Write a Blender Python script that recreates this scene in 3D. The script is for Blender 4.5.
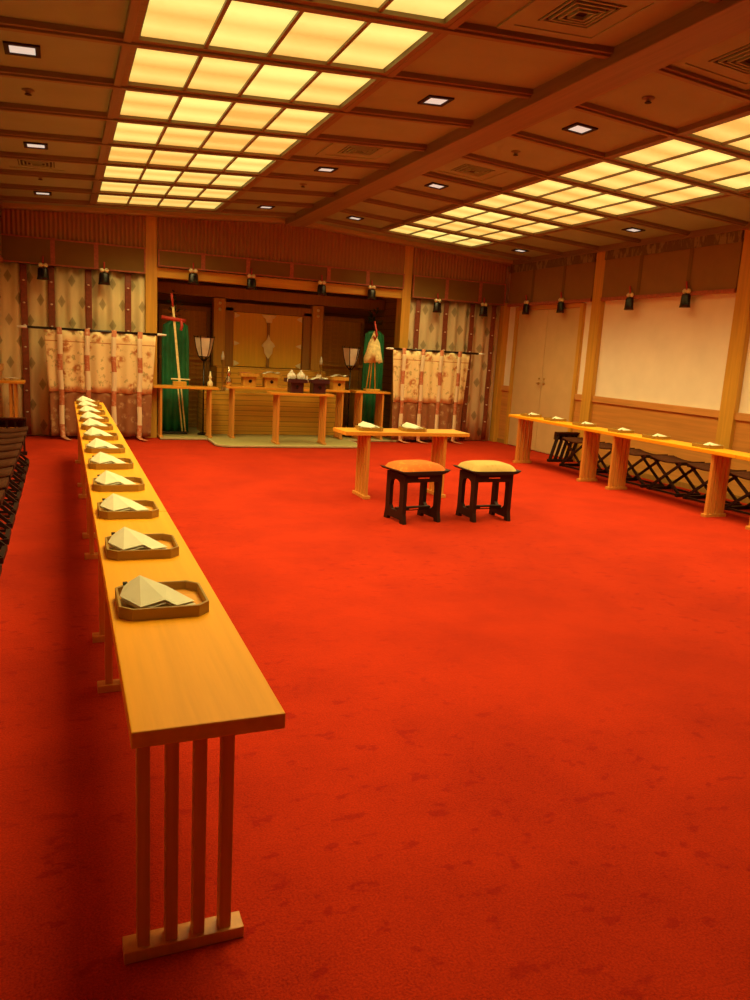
import bpy, math, random
from mathutils import Vector, Matrix
random.seed(7)
S = bpy.context.scene
for o in list(bpy.data.objects): bpy.data.objects.remove(o)
col = S.collection
# ---------------------------------------------------------------- camera, world, exposure
cd = bpy.data.cameras.new('camera'); cam = bpy.data.objects.new('camera', cd); col.objects.link(cam)
PITCH, YAW, ROLL, FPX = -.1911, .3923, .0574, 762.28
cy_, sy_, cp_, sp_ = math.cos(YAW), math.sin(YAW), math.cos(PITCH), math.sin(PITCH)
F_ = Vector((sy_*cp_, cy_*cp_, sp_)); R_ = Vector((cy_, -sy_, 0)); U_ = R_.cross(F_)
R2 = R_*math.cos(ROLL) + U_*math.sin(ROLL); U2 = -R_*math.sin(ROLL) + U_*math.cos(ROLL)
m = Matrix((R2, U2, -F_)).transposed().to_4x4(); m.translation = (0, 0, 1.5); cam.matrix_world = m
cd.sensor_fit = 'VERTICAL'; cd.sensor_height = 36; cd.sensor_width = 27; cd.lens = FPX*36/1000
cd.clip_start = .05; cd.clip_end = 60
S.camera = cam
w = bpy.data.worlds.new('world'); S.world = w; w.use_nodes = True
w.node_tree.nodes['Background'].inputs[0].default_value = (1, .6, .25, 1)
w.node_tree.nodes['Background'].inputs[1].default_value = .05
S.view_settings.view_transform = 'Standard'; S.view_settings.look = 'None'
S.view_settings.exposure = 0; S.view_settings.gamma = 1; S.view_settings.use_curve_mapping = False
LIGHT = (1.0, .80, .30)
PANEL_W = 23.0
PANEL_SPREAD = 126
PANE_E = 1.0
SPOT_W = 3.0

# ---------------------------------------------------------------- materials
def nodes(name):
    mt = bpy.data.materials.new(name); mt.use_nodes = True
    nt = mt.node_tree; return mt, nt, nt.nodes['Principled BSDF']
def mth(nt, op, a, b=None, c=None):
    n = nt.nodes.new('ShaderNodeMath'); n.operation = op
    for i, v in enumerate((a, b, c)):
        if v is None: continue
        if isinstance(v, (int, float)): n.inputs[i].default_value = v
        else: nt.links.new(v, n.inputs[i])
    return n.outputs[0]
def mix(nt, f, a, b):
    n = nt.nodes.new('ShaderNodeMix'); n.data_type = 'RGBA'
    for k, v in ((0, f), (6, a), (7, b)):
        if isinstance(v, (int, float)): n.inputs[k].default_value = v
        elif isinstance(v, tuple): n.inputs[k].default_value = (*v[:3], 1)
        else: nt.links.new(v, n.inputs[k])
    return n.outputs[2]
def coord(nt, scale=(1, 1, 1), loc=(0, 0, 0)):
    t = nt.nodes.new('ShaderNodeTexCoord'); mp = nt.nodes.new('ShaderNodeMapping')
    mp.inputs['Scale'].default_value = scale; mp.inputs['Location'].default_value = loc
    nt.links.new(t.outputs['Object'], mp.inputs[0]); return mp.outputs[0]
def noise(nt, vec, scale, detail=3, rough=.5):
    n = nt.nodes.new('ShaderNodeTexNoise'); n.inputs['Scale'].default_value = scale
    n.inputs['Detail'].default_value = detail; n.inputs['Roughness'].default_value = rough
    nt.links.new(vec, n.inputs['Vector']); return n.outputs[0]
def rng(nt, v, a, b, c=0., d=1.):
    n = nt.nodes.new('ShaderNodeMapRange'); nt.links.new(v, n.inputs[0])
    for i, q in enumerate((a, b, c, d)): n.inputs[i+1].default_value = q
    return n.outputs[0]
def bump(nt, bs, h, strength=.2, dist=.01):
    b = nt.nodes.new('ShaderNodeBump'); b.inputs['Strength'].default_value = strength
    b.inputs['Distance'].default_value = dist
    nt.links.new(h, b.inputs['Height']); nt.links.new(b.outputs[0], bs.inputs['Normal'])
def xyz(nt, vec):
    s = nt.nodes.new('ShaderNodeSeparateXYZ'); nt.links.new(vec, s.inputs[0]); return s.outputs
def plain(name, c, rough=.6, metal=0., var=.12, vs=8, spec=.5):
    mt, nt, b = nodes(name)
    n = noise(nt, coord(nt), vs, 4)
    nt.links.new(mix(nt, rng(nt, n, .3, .7), tuple(q*(1-var) for q in c), tuple(min(1, q*(1+var)) for q in c)), b.inputs['Base Color'])
    b.inputs['Roughness'].default_value = rough; b.inputs['Metallic'].default_value = metal; b.inputs['Specular IOR Level'].default_value = spec
    return mt
def wood(name, c, rough=.45, along='x', var=.22, line=None, spec=.5):
    """grain runs along one axis; line=(axis, pitch, depth) adds board joints"""
    mt, nt, b = nodes(name)
    sc = {'x': (1.2, 28, 28), 'y': (28, 1.2, 28), 'z': (28, 28, 1.2)}[along]
    n = noise(nt, coord(nt, sc), 1.0, 5, .6); n2 = noise(nt, coord(nt), 1.3, 2)
    fac = mth(nt, 'ADD', mth(nt, 'MULTIPLY', rng(nt, n, .3, .7), .65), mth(nt, 'MULTIPLY', n2, .35))
    out = mix(nt, fac, tuple(q*(1-var) for q in c), tuple(min(1, q*(1+var)) for q in c))
    if line:
        v = xyz(nt, coord(nt))[{'x': 0, 'y': 1, 'z': 2}[line[0]]]
        fr = mth(nt, 'FRACT', mth(nt, 'ADD', mth(nt, 'DIVIDE', v, line[1]), 100.5))
        g = mth(nt, 'LESS_THAN', mth(nt, 'ABSOLUTE', mth(nt, 'SUBTRACT', fr, .5)), line[2])
        out = mix(nt, g, out, tuple(q*.4 for q in c)); bump(nt, b, mth(nt, 'SUBTRACT', 1., g), .4, .004)
    nt.links.new(out, b.inputs['Base Color']); b.inputs['Roughness'].default_value = rough
    b.inputs['Specular IOR Level'].default_value = spec
    return mt
def weave(name, c, c2, axis='z', pitch=.02, rough=.8, a2=None, p2=.2):
    """fine parallel slats / pleats"""
    mt, nt, b = nodes(name); s = xyz(nt, coord(nt)); ix = {'x': 0, 'y': 1, 'z': 2}
    sn = mth(nt, 'SINE', mth(nt, 'MULTIPLY', s[ix[axis]], 2*math.pi/pitch))
    f = rng(nt, sn, -1, 1); n = noise(nt, coord(nt), 6, 3)
    f2 = mth(nt, 'MULTIPLY', f, rng(nt, n, .3, .7, .5, 1.))
    nt.links.new(mix(nt, f2, c2, c), b.inputs['Base Color']); bump(nt, b, f, .5, pitch*.3)
    b.inputs['Roughness'].default_value = rough; return mt

WOODT = (.86, .37, .012)
M = {}
M['table_y'] = wood('light oak grain', WOODT, .42, 'y', var=.12, spec=.25)
M['table_z'] = wood('light oak legs', (.62, .26, .045), .4, 'z')
M['table_x'] = wood('light oak cross grain', (.74, .32, .035), .42, 'x', var=.14, spec=.25)
M['tray'] = wood('tray veneer', (.34, .19, .03), .4, 'x')
M['post'] = wood('cedar post', (.62, .33, .04), .45, 'z')
M['beam'] = wood('cedar beam', (.64, .36, .04), .45, 'x')
M['rail'] = wood('cedar rail', (.62, .28, .07), .45, 'y')
M['wainscot'] = wood('wainscot boards', (.60, .26, .055), .45, 'y')
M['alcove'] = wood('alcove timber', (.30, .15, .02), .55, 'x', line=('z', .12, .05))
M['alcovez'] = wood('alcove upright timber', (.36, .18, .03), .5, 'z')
M['altar'] = wood('altar boards', (.66, .36, .035), .5, 'x', line=('z', .085, .05))
M['altar_plain'] = wood('altar timber', (.56, .29, .035), .45, 'z')
M['door_gold'] = wood('altar door', (.80, .48, .04), .4, 'z', var=.12)
M['ceil'] = plain('ceiling board', (.31, .38, .22), .75, var=.06, vs=3)
M['bar'] = wood('ceiling batten', (.24, .17, .08), .5, 'x')
M['bary'] = wood('ceiling batten lengthwise', (.25, .17, .08), .5, 'y')
M['crown'] = wood('crown trim', (.48, .38, .17), .5, 'x')
M['dark'] = plain('dark stained wood', (.024, .006, .003), .55, spec=.22)
M['stool_seat'] = plain('brown leather seat', (.07, .019, .006), .85, spec=.12)
M['black'] = plain('black lacquer', (.012, .008, .006), .25)
M['white'] = plain('white cap', (.85, .82, .72), .4, var=.03)
M['cream'] = plain('cream wallpaper', (.93, .85, .70), .85, var=.04, vs=3)
M['doorp'] = plain('beige door', (.64, .44, .20), .6, var=.05, vs=4)
M['brass'] = plain('brass', (.55, .33, .09), .3, 1.)
M['gold'] = plain('pale gilt', (.95, .84, .50), .4, .1)
M['silver'] = plain('silver', (.8, .72, .55), .2, 1.)
M['red'] = plain('red silk', (.40, .11, .05), .6, var=.25, vs=30)
M['redcord'] = plain('red cord', (.5, .04, .02), .6)
M['ribbon'] = plain('dark red ribbon', (.24, .055, .02), .6, var=.2, vs=20)
M['knotw'] = plain('pale knot', (.8, .7, .5), .7)
M['green'] = plain('green silk', (.012, .17, .06), .5, var=.3, vs=5)
M['leaf'] = plain('dark leaves', (.03, .05, .012), .5)
M['tuft'] = plain('raw hemp', (.82, .70, .32), .85, var=.2, vs=25)
M['porcelain'] = plain('white porcelain', (.85, .8, .66), .2, var=.03)
M['shade'] = plain('lantern paper', (.7, .62, .5), .7)
M['matg'] = weave('pale green mat', (.42, .36, .13), (.34, .29, .1), 'y', .03)
M['matedge'] = plain('mat border', (.5, .42, .22), .7)
M['paper'] = plain('folded paper', (.76, .73, .55), .8, var=.04, vs=14)
M['lens'] = None
M['blind'] = weave('bamboo blind', (.24, .14, .018), (.17, .095, .012), 'z', .012)
M['blind_r'] = weave('bamboo blind along side wall', (.36, .20, .05), (.24, .13, .03), 'z', .012)
M['pleat'] = weave('pleated valance', (.42, .21, .07), (.34, .165, .052), 'x', .06)
M['gpleat'] = None

def carpet():
    mt, nt, b = nodes('red carpet'); v = coord(nt)
    fine = noise(nt, v, 150, 2, .7); mid = noise(nt, v, 38, 4, .6); big = noise(nt, v, 1.6, 5, .65)
    blot = rng(nt, noise(nt, coord(nt, (1, 1.5, 1), (3.1, 1.7, 0)), 10, 3, .55), .595, .65)
    area = rng(nt, noise(nt, v, .45, 1), .34, .5)
    f = mth(nt, 'ADD', mth(nt, 'MULTIPLY', rng(nt, fine, .35, .65), .45), mth(nt, 'ADD', mth(nt, 'MULTIPLY', mid, .25), mth(nt, 'MULTIPLY', rng(nt, big, .35, .6), .22)))
    c = mix(nt, f, (.20, .007, .003), (.62, .036, .006))
    c = mix(nt, mth(nt, 'MULTIPLY', mth(nt, 'MULTIPLY', blot, area), .6), c, (.26, .006, .005))
    nt.links.new(c, b.inputs['Base Color']); b.inputs['Roughness'].default_value = .95
    b.inputs['Specular IOR Level'].default_value = .1
    b.inputs['Sheen Weight'].default_value = .25; b.inputs['Sheen Roughness'].default_value = .4
    b.inputs['Sheen Tint'].default_value = (1, .16, .04, 1)
    bump(nt, b, mth(nt, 'ADD', fine, mid), .5, .006); return mt
M['carpet'] = carpet()

def curtain_mat(name, base, dia, px=.28, pz=.30):
    mt, nt, b = nodes(name); s = xyz(nt, coord(nt))
    def dm(ox, oz):
        u = mth(nt, 'ABSOLUTE', mth(nt, 'SUBTRACT', mth(nt, 'FRACT', mth(nt, 'ADD', mth(nt, 'DIVIDE', s[0], px), 50+ox)), .5))
        q = mth(nt, 'ABSOLUTE', mth(nt, 'SUBTRACT', mth(nt, 'FRACT', mth(nt, 'ADD', mth(nt, 'DIVIDE', s[2], 2*pz), 50+oz)), .5))
        d = mth(nt, 'ADD', mth(nt, 'DIVIDE', u, .19), mth(nt, 'DIVIDE', q, .155))
        return rng(nt, d, 1.05, .85), rng(nt, d, .5, .35)
    a, ai = dm(.1, .22); c, ci = dm(.6, .72)
    f = mth(nt, 'MAXIMUM', a, c); fi = mth(nt, 'MAXIMUM', ai, ci)
    n = noise(nt, coord(nt, (1, 1, .3)), 9, 3)
    cc = mix(nt, rng(nt, n, .35, .65), tuple(q*.85 for q in base), base)
    cc = mix(nt, mth(nt, 'MULTIPLY', f, .62), cc, dia)
    cc = mix(nt, mth(nt, 'MULTIPLY', fi, .5), cc, tuple(q*1.6 for q in dia))
    nt.links.new(cc, b.inputs['Base Color']); b.inputs['Roughness'].default_value = .75; return mt
M['curtain'] = curtain_mat('diamond curtain', (.84, .68, .36), (.20, .15, .06))
M['curtain_r'] = curtain_mat('diamond curtain corner', (.76, .58, .34), (.20, .15, .07))

def floral(name, base, c1, c2, s1, s2):
    mt, nt, b = nodes(name); v = coord(nt)
    vo = nt.nodes.new('ShaderNodeTexVoronoi'); vo.inputs['Scale'].default_value = s1; nt.links.new(v, vo.inputs['Vector'])
    n = noise(nt, v, s2, 3, .6)
    f1 = mth(nt, 'MULTIPLY', rng(nt, vo.outputs['Distance'], .42, .25), rng(nt, n, .42, .56))
    n2 = noise(nt, coord(nt, (1, 1, 1), (5, 3, 1)), s2*.8, 3, .6)
    f2 = rng(nt, n2, .58, .66)
    z = xyz(nt, v)[2]
    band = mth(nt, 'MULTIPLY', mth(nt, 'GREATER_THAN', z, 1.40), mth(nt, 'LESS_THAN', z, 1.412))
    c = mix(nt, f1, base, c1); c = mix(nt, mth(nt, 'MULTIPLY', f2, .7), c, c2); c = mix(nt, band, c, c1)
    nt.links.new(c, b.inputs['Base Color']); b.inputs['Roughness'].default_value = .8; return mt
M['scr_up'] = floral('floral silk', (.86, .66, .34), (.50, .18, .05), (.34, .27, .09), 5, 16)
M['scr_low'] = floral('brown brocade', (.30, .11, .04), (.48, .28, .13), (.24, .07, .04), 8, 22)
M['tiepat'] = None
def banded(name, c1, c2, pitch, duty=.5, axis=2):
    mt, nt, b = nodes(name); z = xyz(nt, coord(nt))[axis]
    fr = mth(nt, 'FRACT', mth(nt, 'ADD', mth(nt, 'DIVIDE', z, pitch), 50.))
    n = noise(nt, coord(nt), 25, 3)
    f = mth(nt, 'MULTIPLY', mth(nt, 'LESS_THAN', fr, duty), rng(nt, n, .3, .5, .5, 1))
    nt.links.new(mix(nt, f, c1, c2), b.inputs['Base Color']); b.inputs['Roughness'].default_value = .7; return mt
M['tie'] = banded('screen ribbon', (.82, .66, .44), (.52, .15, .06), .5, .45)
M['cushion_o'] = floral('orange brocade', (.66, .15, .008), (.74, .23, .02), (.60, .11, .008), 16, 30)
M['cushion_g'] = floral('pale gold brocade', (.56, .38, .11), (.52, .32, .08), (.60, .42, .13), 22, 40)
def gp():
    mt, nt, b = nodes('green patterned band'); s = xyz(nt, coord(nt)); v = coord(nt, (1, 1, .35))
    n = noise(nt, v, 14, 3, .6); f = rng(nt, n, .5, .58)
    nt.links.new(mix(nt, f, (.16, .11, .03), (.30, .24, .08)), b.inputs['Base Color']); b.inputs['Roughness'].default_value = .7; return mt
M['gpleat'] = gp()
def emis(name, c, e, tex=True):
    mt, nt, b = nodes(name); b.inputs['Base Color'].default_value = (*[q*.6 for q in c], 1)
    if tex:
        oi = nt.nodes.new('ShaderNodeObjectInfo'); v = coord(nt)
        n = noise(nt, v, 34, 4, .7); n2 = noise(nt, v, 1.5, 1)
        y = xyz(nt, v)[1]
        tube = rng(nt, mth(nt, 'ABSOLUTE', mth(nt, 'SUBTRACT', mth(nt, 'ABSOLUTE', y), .2)), .22, 0., 0., 1.)   # two lamp tubes behind the pane
        st = mth(nt, 'ADD', mth(nt, 'ADD', mth(nt, 'MULTIPLY', n, .25), mth(nt, 'MULTIPLY', n2, .35)), mth(nt, 'ADD', mth(nt, 'MULTIPLY', tube, .35), mth(nt, 'MULTIPLY', oi.outputs['Random'], .3)))
        f = rng(nt, st, .45, .95)
        cc = mix(nt, f, (.72, .44, .085), (1.0, .96, .26)); nt.links.new(cc, b.inputs['Emission Color'])
    else: b.inputs['Emission Color'].default_value = (*c, 1)
    b.inputs['Emission Strength'].default_value = e; b.inputs['Roughness'].default_value = .4
    return mt
M['pane'] = emis('glowing pane', (.9, .7, .3), PANE_E)
M['lens'] = emis('downlight lens', (.62, .54, .42), 1.0, False)

# ---------------------------------------------------------------- mesh building
class MB:
    def __init__(s): s.v = []; s.f = []; s.sm = []
    def add(s, vs, fs, smooth=False):
        n = len(s.v); s.v += [tuple(q) for q in vs]; s.f += [tuple(i+n for i in f) for f in fs]; s.sm += [smooth]*len(fs); return s
    def box(s, x0, x1, y0, y1, z0, z1):
        v = [(x, y, z) for z in (z0, z1) for y in (y0, y1) for x in (x0, x1)]
        return s.add(v, [(0, 2, 3, 1), (4, 5, 7, 6), (0, 1, 5, 4), (1, 3, 7, 5), (3, 2, 6, 7), (2, 0, 4, 6)])
    def bar(s, a, b, wx, wy, up=(0, 0, 1)):
        a = Vector(a); b = Vector(b); d = (b-a).normalized(); u = Vector(up)
        if abs(d.dot(u)) > .95: u = Vector((0, 1, 0))
        p = d.cross(u).normalized(); q = p.cross(d)
        v = []
        for c in (a, b):
            for i, j in ((-1, -1), (1, -1), (1, 1), (-1, 1)): v.append(c + p*wx/2*i + q*wy/2*j)
        return s.add(v, [(0, 1, 2, 3), (7, 6, 5, 4), (0, 4, 5, 1), (1, 5, 6, 2), (2, 6, 7, 3), (3, 7, 4, 0)])
    def tube(s, pts, r, n=8):
        pts = [Vector(p) for p in pts]; rs = r if isinstance(r, (list, tuple)) else [r]*len(pts); rings = []
        for i, p in enumerate(pts):
            d = (pts[min(i+1, len(pts)-1)] - pts[max(i-1, 0)]).normalized()
            u = Vector((0, 0, 1)) if abs(d.z) < .9 else Vector((1, 0, 0))
            a = d.cross(u).normalized(); b = d.cross(a)
            rings.append([p + (a*math.cos(2*math.pi*k/n) + b*math.sin(2*math.pi*k/n))*rs[i] for k in range(n)])
        v = [q for g in rings for q in g]; f = []
        for i in range(len(pts)-1):
            for k in range(n): f.append((i*n+k, i*n+(k+1) % n, (i+1)*n+(k+1) % n, (i+1)*n+k))
        s.add(v, f, True); m0 = len(s.v)-len(v)
        s.f += [tuple(m0+k for k in range(n))[::-1], tuple(m0+(len(pts)-1)*n+k for k in range(n))]; s.sm += [False]*2; return s
    def lathe(s, prof, c=(0, 0, 0), n=16, sx=1., sy=1., smooth=True, ph=0.):
        v = [(c[0]+r*math.cos(2*math.pi*k/n+ph)*sx, c[1]+r*math.sin(2*math.pi*k/n+ph)*sy, c[2]+z) for r, z in prof for k in range(n)]
        f = [(i*n+k, i*n+(k+1) % n, (i+1)*n+(k+1) % n, (i+1)*n+k) for i in range(len(prof)-1) for k in range(n)]
        s.add(v, f, smooth); m0 = len(s.v)-len(v); L = (len(prof)-1)*n
        s.f += [tuple(m0+k for k in range(n))[::-1], tuple(m0+L+k for k in range(n))]; s.sm += [False]*2; return s
    def prism(s, poly, axis, a, b):
        def P(u, v, t): return {'x': (t, u, v), 'y': (u, t, v), 'z': (u, v, t)}[axis]
        n = len(poly); v = [P(*p, a) for p in poly] + [P(*p, b) for p in poly]
        return s.add(v, [tuple(range(n))[::-1], tuple(range(n, 2*n))] + [(i, (i+1) % n, n+(i+1) % n, n+i) for i in range(n)])
    def frame(s, outer, inner, axis, a, b):
        """closed ring between two polygons of equal length, extruded"""
        def P(u, v, t): return {'x': (t, u, v), 'y': (u, t, v), 'z': (u, v, t)}[axis]
        n = len(outer); v = [P(*p, t) for t in (a, b) for q in (outer, inner) for p in q]; f = []
        for i in range(n):
            j = (i+1) % n
            f += [(i, j, n+j, n+i), (2*n+i, 3*n+i, 3*n+j, 2*n+j), (i, 2*n+i, 2*n+j, j), (n+i, n+j, 3*n+j, 3*n+i)]
        return s.add(v, f)
    def build(s, name, mat, parent=None, bev=0, solid=0):
        me = bpy.data.meshes.new(name); me.from_pydata(s.v, [], s.f); me.update()
        for p, q in zip(me.polygons, s.sm): p.use_smooth = q
        import bmesh
        bm = bmesh.new(); bm.from_mesh(me); bmesh.ops.recalc_face_normals(bm, faces=bm.faces); bm.to_mesh(me); bm.free()
        o = bpy.data.objects.new(name, me); col.objects.link(o)
        me.materials.append(M[mat] if isinstance(mat, str) else mat)
        if parent: o.parent = parent
        if solid:
            d = o.modifiers.new('thick', 'SOLIDIFY'); d.thickness = solid; d.offset = 0
        if bev:
            d = o.modifiers.new('bevel', 'BEVEL'); d.width = bev; d.segments = 2; d.limit_method = 'ANGLE'
        return o
def rect(x0, x1, y0, y1): return [(x0, y0), (x1, y0), (x1, y1), (x0, y1)]
def tag(o, label, cat, group=None):
    o['label'] = label; o['category'] = cat
    if group: o['group'] = group
    return o
def thing(name, loc, label, cat, group=None, rz=0):
    o = bpy.data.objects.new(name, None); o.empty_display_size = .1; col.objects.link(o)
    o.location = loc; o.rotation_euler.z = rz; return tag(o, label, cat, group)
def struct(o): o['kind'] = 'structure'; return o
def copy_tree(o, loc, label, group=None, rz=None):
    def rec(q, par):
        c = q.copy(); col.objects.link(c)
        if par: c.parent = par
        for ch in list(q.children): rec(ch, c)
        return c
    r = rec(o, None); r.location = loc; r['label'] = label
    if group: r['group'] = group
    if rz is not None: r.rotation_euler.z = rz
    return r
ORD = ['nearest', 'second', 'third', 'fourth', 'fifth', 'sixth', 'seventh', 'eighth', 'ninth', 'tenth', 'eleventh', 'twelfth']

# ---------------------------------------------------------------- room
XL, XR, YB, YF, XM = -.84, 7.46, 12.35, -2.5, 3.36
HM, SL = 3.452, .0607
def cz(x): return HM - SL*abs(x-XM)
struct(MB().box(XL-.2, XR+.2, YF-.2, 14.2, -.1, 0).build('floor', 'carpet'))
c = MB()
for a, b in ((XL-.2, XM), (XM, XR+.2)):
    c.prism([(a, cz(a)), (b, cz(b)), (b, cz(b)+.15), (a, cz(a)+.15)], 'y', YF-.2, YB+.1)
struct(c.build('ceiling', 'ceil'))
# right wall
struct(MB().box(XR, XR+.15, YF, 14.1, 0, 3.3).build('wall_right', 'cream'))
struct(MB().box(XL-.15, XL, YF, 14.1, 0, 3.3).build('wall_left', 'cream'))
struct(MB().box(XL, XR, YF-.15, YF, 0, 3.6).build('wall_front', 'cream'))
# back wall with the alcove opening
b = MB(); b.prism([(XL, 0), (1.18, 0), (1.18, cz(1.18)), (XL, cz(XL))], 'y', YB, YB+.12)
b.prism([(5.49, 0), (XR, 0), (XR, cz(XR)), (5.49, cz(5.49))], 'y', YB, YB+.12)
b.prism([(1.18, 2.5), (5.49, 2.5), (5.49, cz(5.49)), (XM, HM), (1.18, cz(1.18))], 'y', YB+.02, YB+.12)
struct(b.build('wall_back', 'cream'))
tn = [0]
def trim(mb, mat, bev=0):
    tn[0] += 1; return struct(mb.build('trim_%d' % tn[0], mat, bev=bev))
# posts on the back wall
for x0, x1 in ((1.16, 1.33), (5.35, 5.51)):
    trim(MB().prism([(x0, 0), (x1, 0), (x1, cz(x1)), (x0, cz(x0))], 'y', 12.24, 12.47), 'post', .004)
trim(MB().box(1.33, 5.35, 12.26, 12.44, 2.425, 2.565), 'beam', .004)
trim(MB().box(7.34, 7.46, 12.2, 12.35, 0, 2.5), 'post', .004)
# wainscot and rails on both side walls, doors on the right
def side(xw, s, ya, yb):
    trim(MB().box(*sorted((xw, xw-s*.02)), ya, yb, 0, .95), 'wainscot')
    trim(MB().box(*sorted((xw, xw-s*.045)), ya, yb, .95, 1.04), 'rail', .004)
    struct(MB().box(*sorted((xw-s*.02, xw-s*.035)), ya, yb, 0, .07).build('baseboard_'+('right' if s > 0 else 'left'), 'alcovez'))
side(XR, 1, YF, 10.0); side(XR, 1, 11.93, 12.2); side(XL, -1, YF, 12.3)
for y in (9.67, 6.96, 4.25, 1.54, -1.17):
    for xw, s in ((XR, 1), (XL, -1)):
        trim(MB().box(*sorted((xw, xw-s*.075)), y-.11, y+.11, 0, cz(xw)-.02), 'post', .004)
trim(MB().box(XR-.05, XR, 10.0, 10.08, 0, 2.42), 'post'); trim(MB().box(XR-.05, XR, 11.84, 11.93, 0, 2.42), 'post')
trim(MB().box(XR-.05, XR, 10.08, 11.84, 2.36, 2.43), 'rail')
for k, (ya, yb) in enumerate(((10.085, 10.955), (10.965, 11.835))):
    d = struct(MB().box(XR-.03, XR-.002, ya, yb, .01, 2.355).build('door_%d' % (k+1), 'doorp', bev=.003))
    yy = 10.955-.07 if k == 0 else 10.965+.07
    h = MB().lathe([(.022, 0), (.022, .012)], (0, 0, 0), 12)
    h.v = [(XR-.03-p[2], yy+p[0], 1.14+p[1]) for p in h.v]
    h.tube([(XR-.035, yy, 1.14), (XR-.075, yy, 1.14), (XR-.078, yy+(.1 if k == 1 else -.1)*(-1), 1.135)] if k == 1 else [(XR-.035, yy, 1.14), (XR-.06, yy, 1.14)], .009)
    h.build('lever_handle' if k else 'knob', 'brass', d)
    MB().tube([(XR-.03, yy, 1.22), (XR-.042, yy, 1.22)], .018, 12).build('keyhole_plate', 'brass', d)
# crown trim
for a, b_ in ((XL, XM), (XM, XR)):
    p = MB(); p.prism([(a, cz(a)-.05), (b_, cz(b_)-.05), (b_, cz(b_)), (a, cz(a))], 'y', YB-.33, YB-.0); trim(p, 'crown', .005)
for x0, x1 in ((XL, XL+.12), (XR-.14, XR)):
    zz = cz(XL); trim(MB().box(x0, x1, YF, YB-.33, zz-.06, zz+.02), 'bary', .004)
# ridge beam
trim(MB().prism([(XM-.15, HM-.11), (XM+.15, HM-.11), (XM+.15, HM+.02), (XM-.15, HM+.02)], 'y', YF, YB-.33), 'bary', .006)
# cross battens at every bay, in two slopes
ROW = .8929; Y0 = 11.4926
LX = ((.45, 2.03), (4.65, 6.17))
for k in range(0, 16):
    y = Y0 - ROW*k
    if y < YF+.2: break
    for a, b_ in ((XL+.12, XM-.15), (XM+.15, XR-.14)):
        p = MB(); p.prism([(a, cz(a)-.035), (b_, cz(b_)-.035), (b_, cz(b_)+.01), (a, cz(a)+.01)], 'y', y-.05, y+.05)
        p.prism([(a, cz(a)-.05), (b_, cz(b_)-.05), (b_, cz(b_)-.03), (a, cz(a)-.03)], 'y', y-.022, y+.022)
        trim(p, 'bar', .003)

# ---------------------------------------------------------------- ceiling lights
NR = 11
def sloped(sgn):   # z of ceiling at x, tilt angle
    return (SL if sgn < 0 else -SL)
protos = {}
def ceiling_light(side_i, k):
    x0, x1 = LX[side_i]; cx = (x0+x1)/2; yc = Y0 - ROW*(k+.5); ang = math.atan(SL)*(-1 if side_i == 0 else 1)
    w = (x1-x0); hy = (ROW-.10)/2; n = 4
    lab = 'glowing amber four-pane ceiling light in the %s run, %s' % (('left', 'right')[side_i], 'closest to the altar wall' if k == 0 else '%s back from the altar wall' % ORD[k])
    t = thing('ceiling_light', (cx, yc, cz(cx)), lab, 'ceiling light', 'lit grids in the ceiling')
    t.rotation_euler.y = ang
    key = side_i
    if key in protos:
        for ch in protos[key].children:
            c_ = ch.copy(); col.objects.link(c_); c_.parent = t
            if k == NR-1 and c_.type == 'LIGHT': c_.data = c_.data.copy(); c_.data.energy = PANEL_W*.5
        return
    protos[key] = t
    f = MB().frame(rect(-w/2-.05, w/2+.05, -hy, hy), rect(-w/2+.0, w/2-.0, -hy+.02, hy-.02), 'z', -.035, -.0)
    f.build('frame', 'bar', t)
    for i in range(1, n): MB().box(-w/2+w*i/n-.012, -w/2+w*i/n+.012, -hy+.02, hy-.02, -.028, -.002).build('mullion', 'bar', t)
    for i in range(n):
        q = MB().box(-w/2/n+.013, w/2/n-.013, -hy+.022, hy-.022, -.012, -.003).build('pane', 'pane', t)
        q.location = (-w/2+w*(i+.5)/n, 0, 0)
    ld = bpy.data.lights.new('tube_lamp', 'AREA'); ld.shape = 'RECTANGLE'; ld.size = w*.9; ld.size_y = hy*1.7
    ld.energy = PANEL_W; ld.color = LIGHT; ld.spread = math.radians(PANEL_SPREAD)
    lo = bpy.data.objects.new('tube_lamp', ld); col.objects.link(lo); lo.parent = t; lo.location = (0, 0, -.04)
for k in range(NR):
    for s_ in (0, 1): ceiling_light(s_, k)
for s_, (x0, x1) in enumerate(LX):
    for x in (x0-.06, x1+.06):
        trim(MB().box(x-.024, x+.024, Y0-ROW*NR, Y0, cz(x)-.04, cz(x)+.01), 'bary', .003)

# downlights
first = None
rows = [(-.2, 'far left'), (2.67, 'centre-left'), (4.0, 'centre-right'), (6.85, 'far right')]
for i, (x, nm) in enumerate(rows):
    for j, y in enumerate((11.05, 8.37, 5.70)):
        lab = 'small square recessed downlight in the %s ceiling strip, %s the altar wall' % (nm, ('nearest to', 'second from', 'third from')[j])
        if first is None:
            t = first = thing('downlight', (0, 0, 0), lab, 'downlight', 'recessed downlights')
            MB().frame(rect(-.105, .105, -.105, .105), rect(-.075, .075, -.075, .075), 'z', -.012, 0).build('rim', 'dark', t)
            MB().box(-.076, .076, -.076, .076, -.006, -.001).build('lens', 'lens', t)
            ld = bpy.data.lights.new('downlight_lamp', 'SPOT'); ld.energy = SPOT_W; ld.color = (1, .75, .4); ld.spot_size = math.radians(110); ld.spot_blend = .9; ld.shadow_soft_size = .06
            lo = bpy.data.objects.new('downlight_lamp', ld); col.objects.link(lo); lo.parent = t; lo.location = (0, 0, -.03)
        else: t = copy_tree(first, (0, 0, 0), lab)
        t.location = (x, y, cz(x)); t.rotation_euler.y = math.atan(SL)*(-1 if x < XM else 1)
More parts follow.
